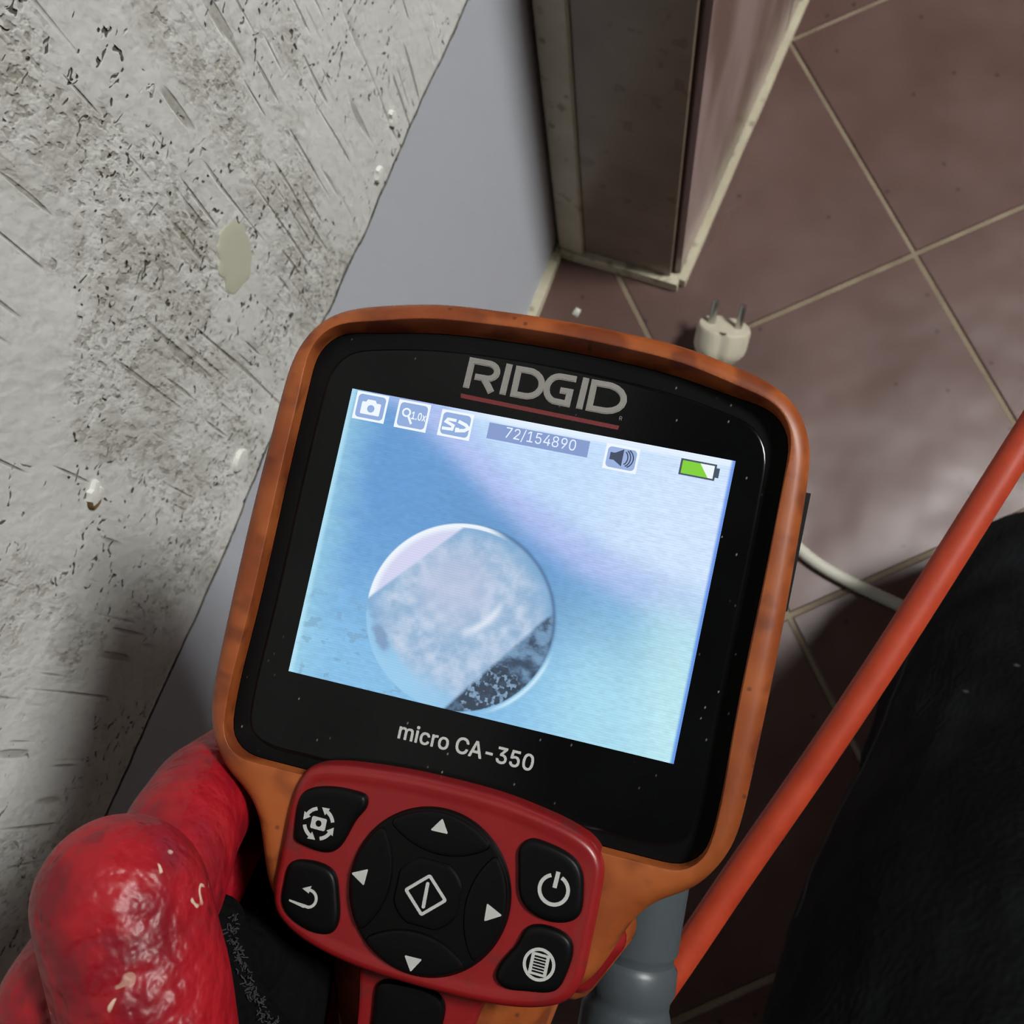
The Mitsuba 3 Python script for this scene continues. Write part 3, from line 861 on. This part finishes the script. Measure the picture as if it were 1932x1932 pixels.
# direction pad: a disc with four raised lobes and a central key
pc = np.array([-0.3, -56.5])
disc = sg.Point(*pc).buffer(14.15, quad_segs=40)
part('direction_pad', pillow(resample(disc, 160), [(0, ZK - 1.2), (0, 6.2), (0.3, 6.7), (0.9, 6.85)]), 'mat_button', smooth=35, label='round black direction pad')
DP = IC + '__direction_pad'
inner = sg.Point(*pc).buffer(13.8, quad_segs=40)
for dx, dy, tri in ((0, 1, [(-0.45, -43.7), (-2.1, -46.1), (1.05, -46.0)]), (-1, 0, [(-14.0, -56.5), (-11.2, -55.1), (-11.35, -58.0)]), (1, 0, [(10.0, -55.4), (10.15, -58.4), (12.95, -56.7)]), (0, -1, [(-1.9, -67.3), (1.25, -67.2), (-0.25, -69.7)])):
    far = sg.Point(*(pc + np.array([dx, dy]) * 20.5)).buffer(14.0, quad_segs=40)
    lobe = inner.intersection(far).buffer(-1.0).buffer(0.9)
    part('arrow_pad', pillow(resample(lobe, 100), [(0, 6.5), (0, 7.0), (0.25, 7.35), (0.8, 7.5)]), 'mat_button', DP, smooth=35)
    kk = part('arrow', flat(sg.Polygon(tri).buffer(-0.15).buffer(0.15), 7.45, 7.6), 'mat_symbol', DP, smooth=False, label='white triangle')
cen = U(sg.Point(-0.3, -56.6).buffer(6.1, quad_segs=30).intersection(sg.box(-5.9, -62.2, 5.3, -51)))
part('centre_key', pillow(resample(cen.buffer(-1).buffer(1), 100), [(0, 6.5), (0, 7.2), (0.3, 7.5), (0.9, 7.6)]), 'mat_button', DP, smooth=35)
g = U(sa.translate(sa.rotate(rrect(-2.75, 2.75, -2.75, 2.75, 0.5).difference(rrect(-2.2, 2.2, -2.2, 2.2, 0.2)), 45, origin=(0, 0)), -0.5, -56.75), stroke([(-0.55, -54.7), (-0.45, -58.85)], 0.6, cap=1))
g = sa.scale(g, 1.0, 0.94, origin=(-0.5, -56.75))
part('symbol', flat(g, 7.58, 7.7), 'mat_symbol', DP, smooth=False, label='white diamond with a bar')

# --- lower body: pistol grip with a trigger plate
grip = skin([[(0, -52, -27, 21), (0, -72, -26, 22), (2, -92, -24, 17), (3, -118, -30, 16.5), (4, -146, -38, 17)]], 3.0, 8, 40)
grip.vertices[:, 0] *= 1.12
part('grip', grip, 'mat_orange', smooth=True, label='orange rubber pistol grip')
kp = part('trigger_plate', pillow(closed(np.array([(-12, -70), (12, -70), (11.2, -77), (10, -86), (8.5, -96), (-7.5, -96), (-9.5, -86), (-11, -77)], float), 120, s=1.0), [(0, -12), (0, -3.2), (0.4, -2.3), (1.2, -2.0)]), 'mat_red', smooth=35, label='red plate below the keypad')
part('button', pillow(closed(np.array([(-7.2, -76.2), (-3, -75.2), (3, -75.3), (5.6, -76.6), (5.4, -81), (4.6, -88), (-5.4, -88), (-6.8, -81)], float), 90, s=0.4), [(0, -3), (0, -1.2), (0.4, -0.6), (1.2, -0.4)]), 'mat_button', kp, smooth=35)
part('side_plate', capsule_hull((29.9, -60.5, -9.0), (26.6, -68.0, -10.5), 3.9, 3.7), 'mat_red', smooth=True, label='red side plate under the rubber')
part('side_rubber', capsule_hull((29.5, -59.5, -14.5), (25.0, -69.5, -15.5), 5.6, 5.4), 'mat_orange', smooth=True)
part('side_cover', tm(*(lambda b: (b.vertices, b.faces))(trimesh.creation.box(bounds=[[46.0, 3, -12], [49.35, 24, -3]]))), 'mat_black', smooth=False, label='black rubber port cover on the side')

# --- grey cable socket behind the head, and the orange probe cable
t0, t1 = np.array([35.5, -44.0, -52.0]), np.array([38.0, -130.0, -56.0])
dirn = (t1 - t0) / np.linalg.norm(t1 - t0)
prof = [(0, 0), (8.2, 0), (8.7, 4), (8.8, 29.5), (8.2, 30.5), (8.2, 32), (9.4, 33.5), (9.7, 38), (9.0, 40), (9.0, 42), (9.8, 44), (9.9, 84), (8, 88), (0, 88)]
part('cable_socket', orient(lathe(prof, 48), t0, dirn, (1, 0, 0)), 'mat_tube', smooth=35, label='grey cylindrical cable socket behind the head')
cab = spline([(38.0, -126, -56), (38, -150, -57), (34, -166, -66), (25, -166, -84), (26, -145, -93), (37, -112, -92), (49.3, -82.3, -91.5), (56.5, -64.5, -92), (64.0, -46.5, -92), (79.4, -8.6, -92), (104.5, 58.7, -92.7), (130, 128, -100), (150, 200, -150), (150, 280, -260)], 220)
part('cable', tube(cab, 3.85, 24), 'mat_cable', smooth=60, label='orange probe cable')
tag(IC, 'handheld inspection camera in worn orange rubber with a lit screen, held in a red glove', 'inspection camera')

# ------------------------------------------------------------------ the person: left hand in a dipped glove, right leg in dark trousers
P = 'person'
# index finger along the left of the head, bent at its middle knuckle
idx = [(-27, -104, 27, 14.0), (-36.5, -76.0, 29.0, 13.4), (-43.4, -63.4, 29.5, 13.4)]
idx2 = [(-42.5, -64.5, 17, 10.2), (-46.2, -58.0, 6, 10.3), (-47.8, -53.5, -4, 10.0), (-47.5, -50.5, -17, 9.8), (-40, -50, -40, 9.2), (-28, -52, -54, 8.6)]
mid = [(-36, -110, 14, 14.0), (-52.5, -86.0, 18, 12.6), (-54.0, -77.0, 5, 11.6), (-49, -69, -18, 11.4), (-38, -70, -44, 10.0), (-20, -76, -52, 9)]
rin = [(-38, -120, 4, 13.0), (-55, -104, 2, 12.0), (-52, -98, -22, 10.6), (-36, -98, -48, 9.4), (-18, -100, -56, 9)]
lit_ = [(-36, -130, -6, 12.0), (-50, -122, -12, 10.6), (-46, -120, -32, 9.4), (-30, -122, -52, 8.6)]
thumb = [(-18, -140, 22, 15), (-4, -124, 20, 13), (8, -110, 14, 12), (19, -100, 6, 11), (26, -92, -2, 10)]
palm = [[(-27, -104, 27, 14.0), (-20, -148, 10, 18)], [(-36, -110, 14, 14.0), (-24, -150, 4, 18)], [(-38, -120, 4, 13.0), (-28, -152, -4, 17)], [(-36, -130, -6, 12.0), (-30, -154, -10, 16)], [(-18, -140, 22, 15), (-24, -168, 2, 22)], [(-20, -148, 10, 18), (-24, -150, 4, 18), (-28, -152, -4, 17), (-30, -154, -10, 16), (-24, -168, 2, 22)]]
hand = skin([idx, idx2, mid, rin, lit_] + palm, 1.5, 5, 28)
obj('glove', dev(hand), 'mat_glove', P, smooth=True)
tag('person__glove', 'red rubber dipped glove')
wb = [(-37.5, -73, 3, 5.5), (-33.5, -79, 5.5, 6.0), (-28.0, -85.0, 7.5, 6.0), (-18.5, -90.5, 9.0, 6.0), (-8.0, -95.5, 10.5, 6.5), (0, -116, 19, 12)]
pb = [(-34, -96, 12, 11), (-30, -101, 13, 12), (-21, -108, 15, 13), (-12, -114, 17, 14), (-18, -140, 22, 16)]
web = [wb, pb] + [[wb[i_ + 1], pb[i_]] for i_ in range(4)] + [[wb[i_ + 1], wb[i_ + 2], pb[i_ + 1]] for i_ in range(3)]
web += [[(-34, -70, -18, 7), (-30, -82, -14, 11), (-30, -96, -8, 13), (-30, -101, 13, 12)], [wb[1], (-32, -80, -12, 9)], [(-30, -82, -14, 11), (-31, -92, -20, 11), (-27, -104, -8, 11)]]
knit = skin(web + [thumb], 2.0, 8, 20)
obj('knit_palm', dev(knit), 'mat_knit', 'person__glove', smooth=True)
tag('person__glove__knit_palm', 'black knitted lining between thumb and finger')
rng = np.random.default_rng(8)
fz = []
edge = spline([(-34.0, -70, 6), (-30.0, -75.0, 8.5), (-24.5, -80.5, 10.5), (-16, -85.5, 12), (-6, -90.0, 14.0)], 110)
for p0 in edge:
    for _ in range(3):
        a_ = p0 + rng.normal(0, 0.5, 3)
        d_ = rng.normal(0, 1, 3)
        d_ /= np.linalg.norm(d_)
        fz.append(tube(np.array([a_, a_ + 0.5 * d_, a_ + 0.9 * d_ + rng.normal(0, 0.2, 3)]), 0.11, 4))
obj('fuzz', dev(trimesh.util.concatenate(fz)), 'mat_seam', 'person__glove')
tag('person__glove__fuzz', 'frayed knit loops along the edge', kind='stuff')
sleeve = skin([[(-24, -166, 2, 27), (-30, -210, -8, 34), (-44, -330, -8, 44)]], 8.0, 6, 24)
obj('sleeve', dev(sleeve), 'mat_cloth', P, smooth=True)
tag('person__sleeve', 'dark sleeve')
leg = skin([[(0.152, -0.207, 0.100, 0.083), (0.06, -0.200, 0.18, 0.090), (-0.04, -0.187, 0.245, 0.098), (-0.24, -0.165, 0.39, 0.105), (-0.46, -0.12, 0.52, 0.13)],
            [(0.152, -0.207, 0.100, 0.083), (0.02, -0.205, 0.075, 0.07), (-0.30, -0.20, 0.062, 0.055)]], 0.009, 8, 32)
nrm = leg.vertex_normals
pv = leg.vertices
leg.vertices = pv + nrm * (0.010 * (meshkit.fbm(pv * [16, 16, 16], 4, 3) - 0.5) + 0.004 * (meshkit.fbm(pv * [60, 40, 50], 3, 5) - 0.5))[:, None]
obj('trousers', leg, 'mat_cloth', P, smooth=True)
from scipy.spatial import cKDTree
tree = cKDTree(leg.vertices)
line = spline([(0.150, -0.110, 0.15), (0.110, -0.118, 0.17), (0.060, -0.116, 0.185), (0.030, -0.118, 0.20), (-0.03, -0.105, 0.24)], 120)
on = leg.vertices[tree.query(line, 6)[1]].mean(1)
for _ in range(12):
    on[1:-1] = (on[:-2] + on[1:-1] + on[2:]) / 3
obj('seam', tube(on, 0.0009, 8), 'mat_seam', 'person__trousers', smooth=60)
tag('person__trousers', 'black work trousers on a kneeling leg')
coat = skin([[(-0.46, -0.10, 0.52, 0.16), (-0.47, -0.07, 0.75, 0.165), (-0.42, -0.05, 1.0, 0.15), (-0.36, -0.05, 1.12, 0.07)], [(-0.42, -0.05, 1.0, 0.15), (-0.41, 0.07, 1.02, 0.08), (-0.40, 0.085, 0.76, 0.062), (-0.30, 0.075, 0.57, 0.05)],
             [(-0.42, -0.05, 1.0, 0.15), (-0.40, -0.22, 1.02, 0.085), (-0.34, -0.36, 0.82, 0.065), (-0.12, -0.14, 0.80, 0.048), (-0.04, -0.07, 0.80, 0.042)]], 0.014, 8, 24)
obj('jacket', coat, 'mat_cloth', P, smooth=True)
tag('person__jacket', 'dark jacket')
tag(P, 'kneeling person in black trousers and a red dipped glove, holding the orange inspection camera', 'person')
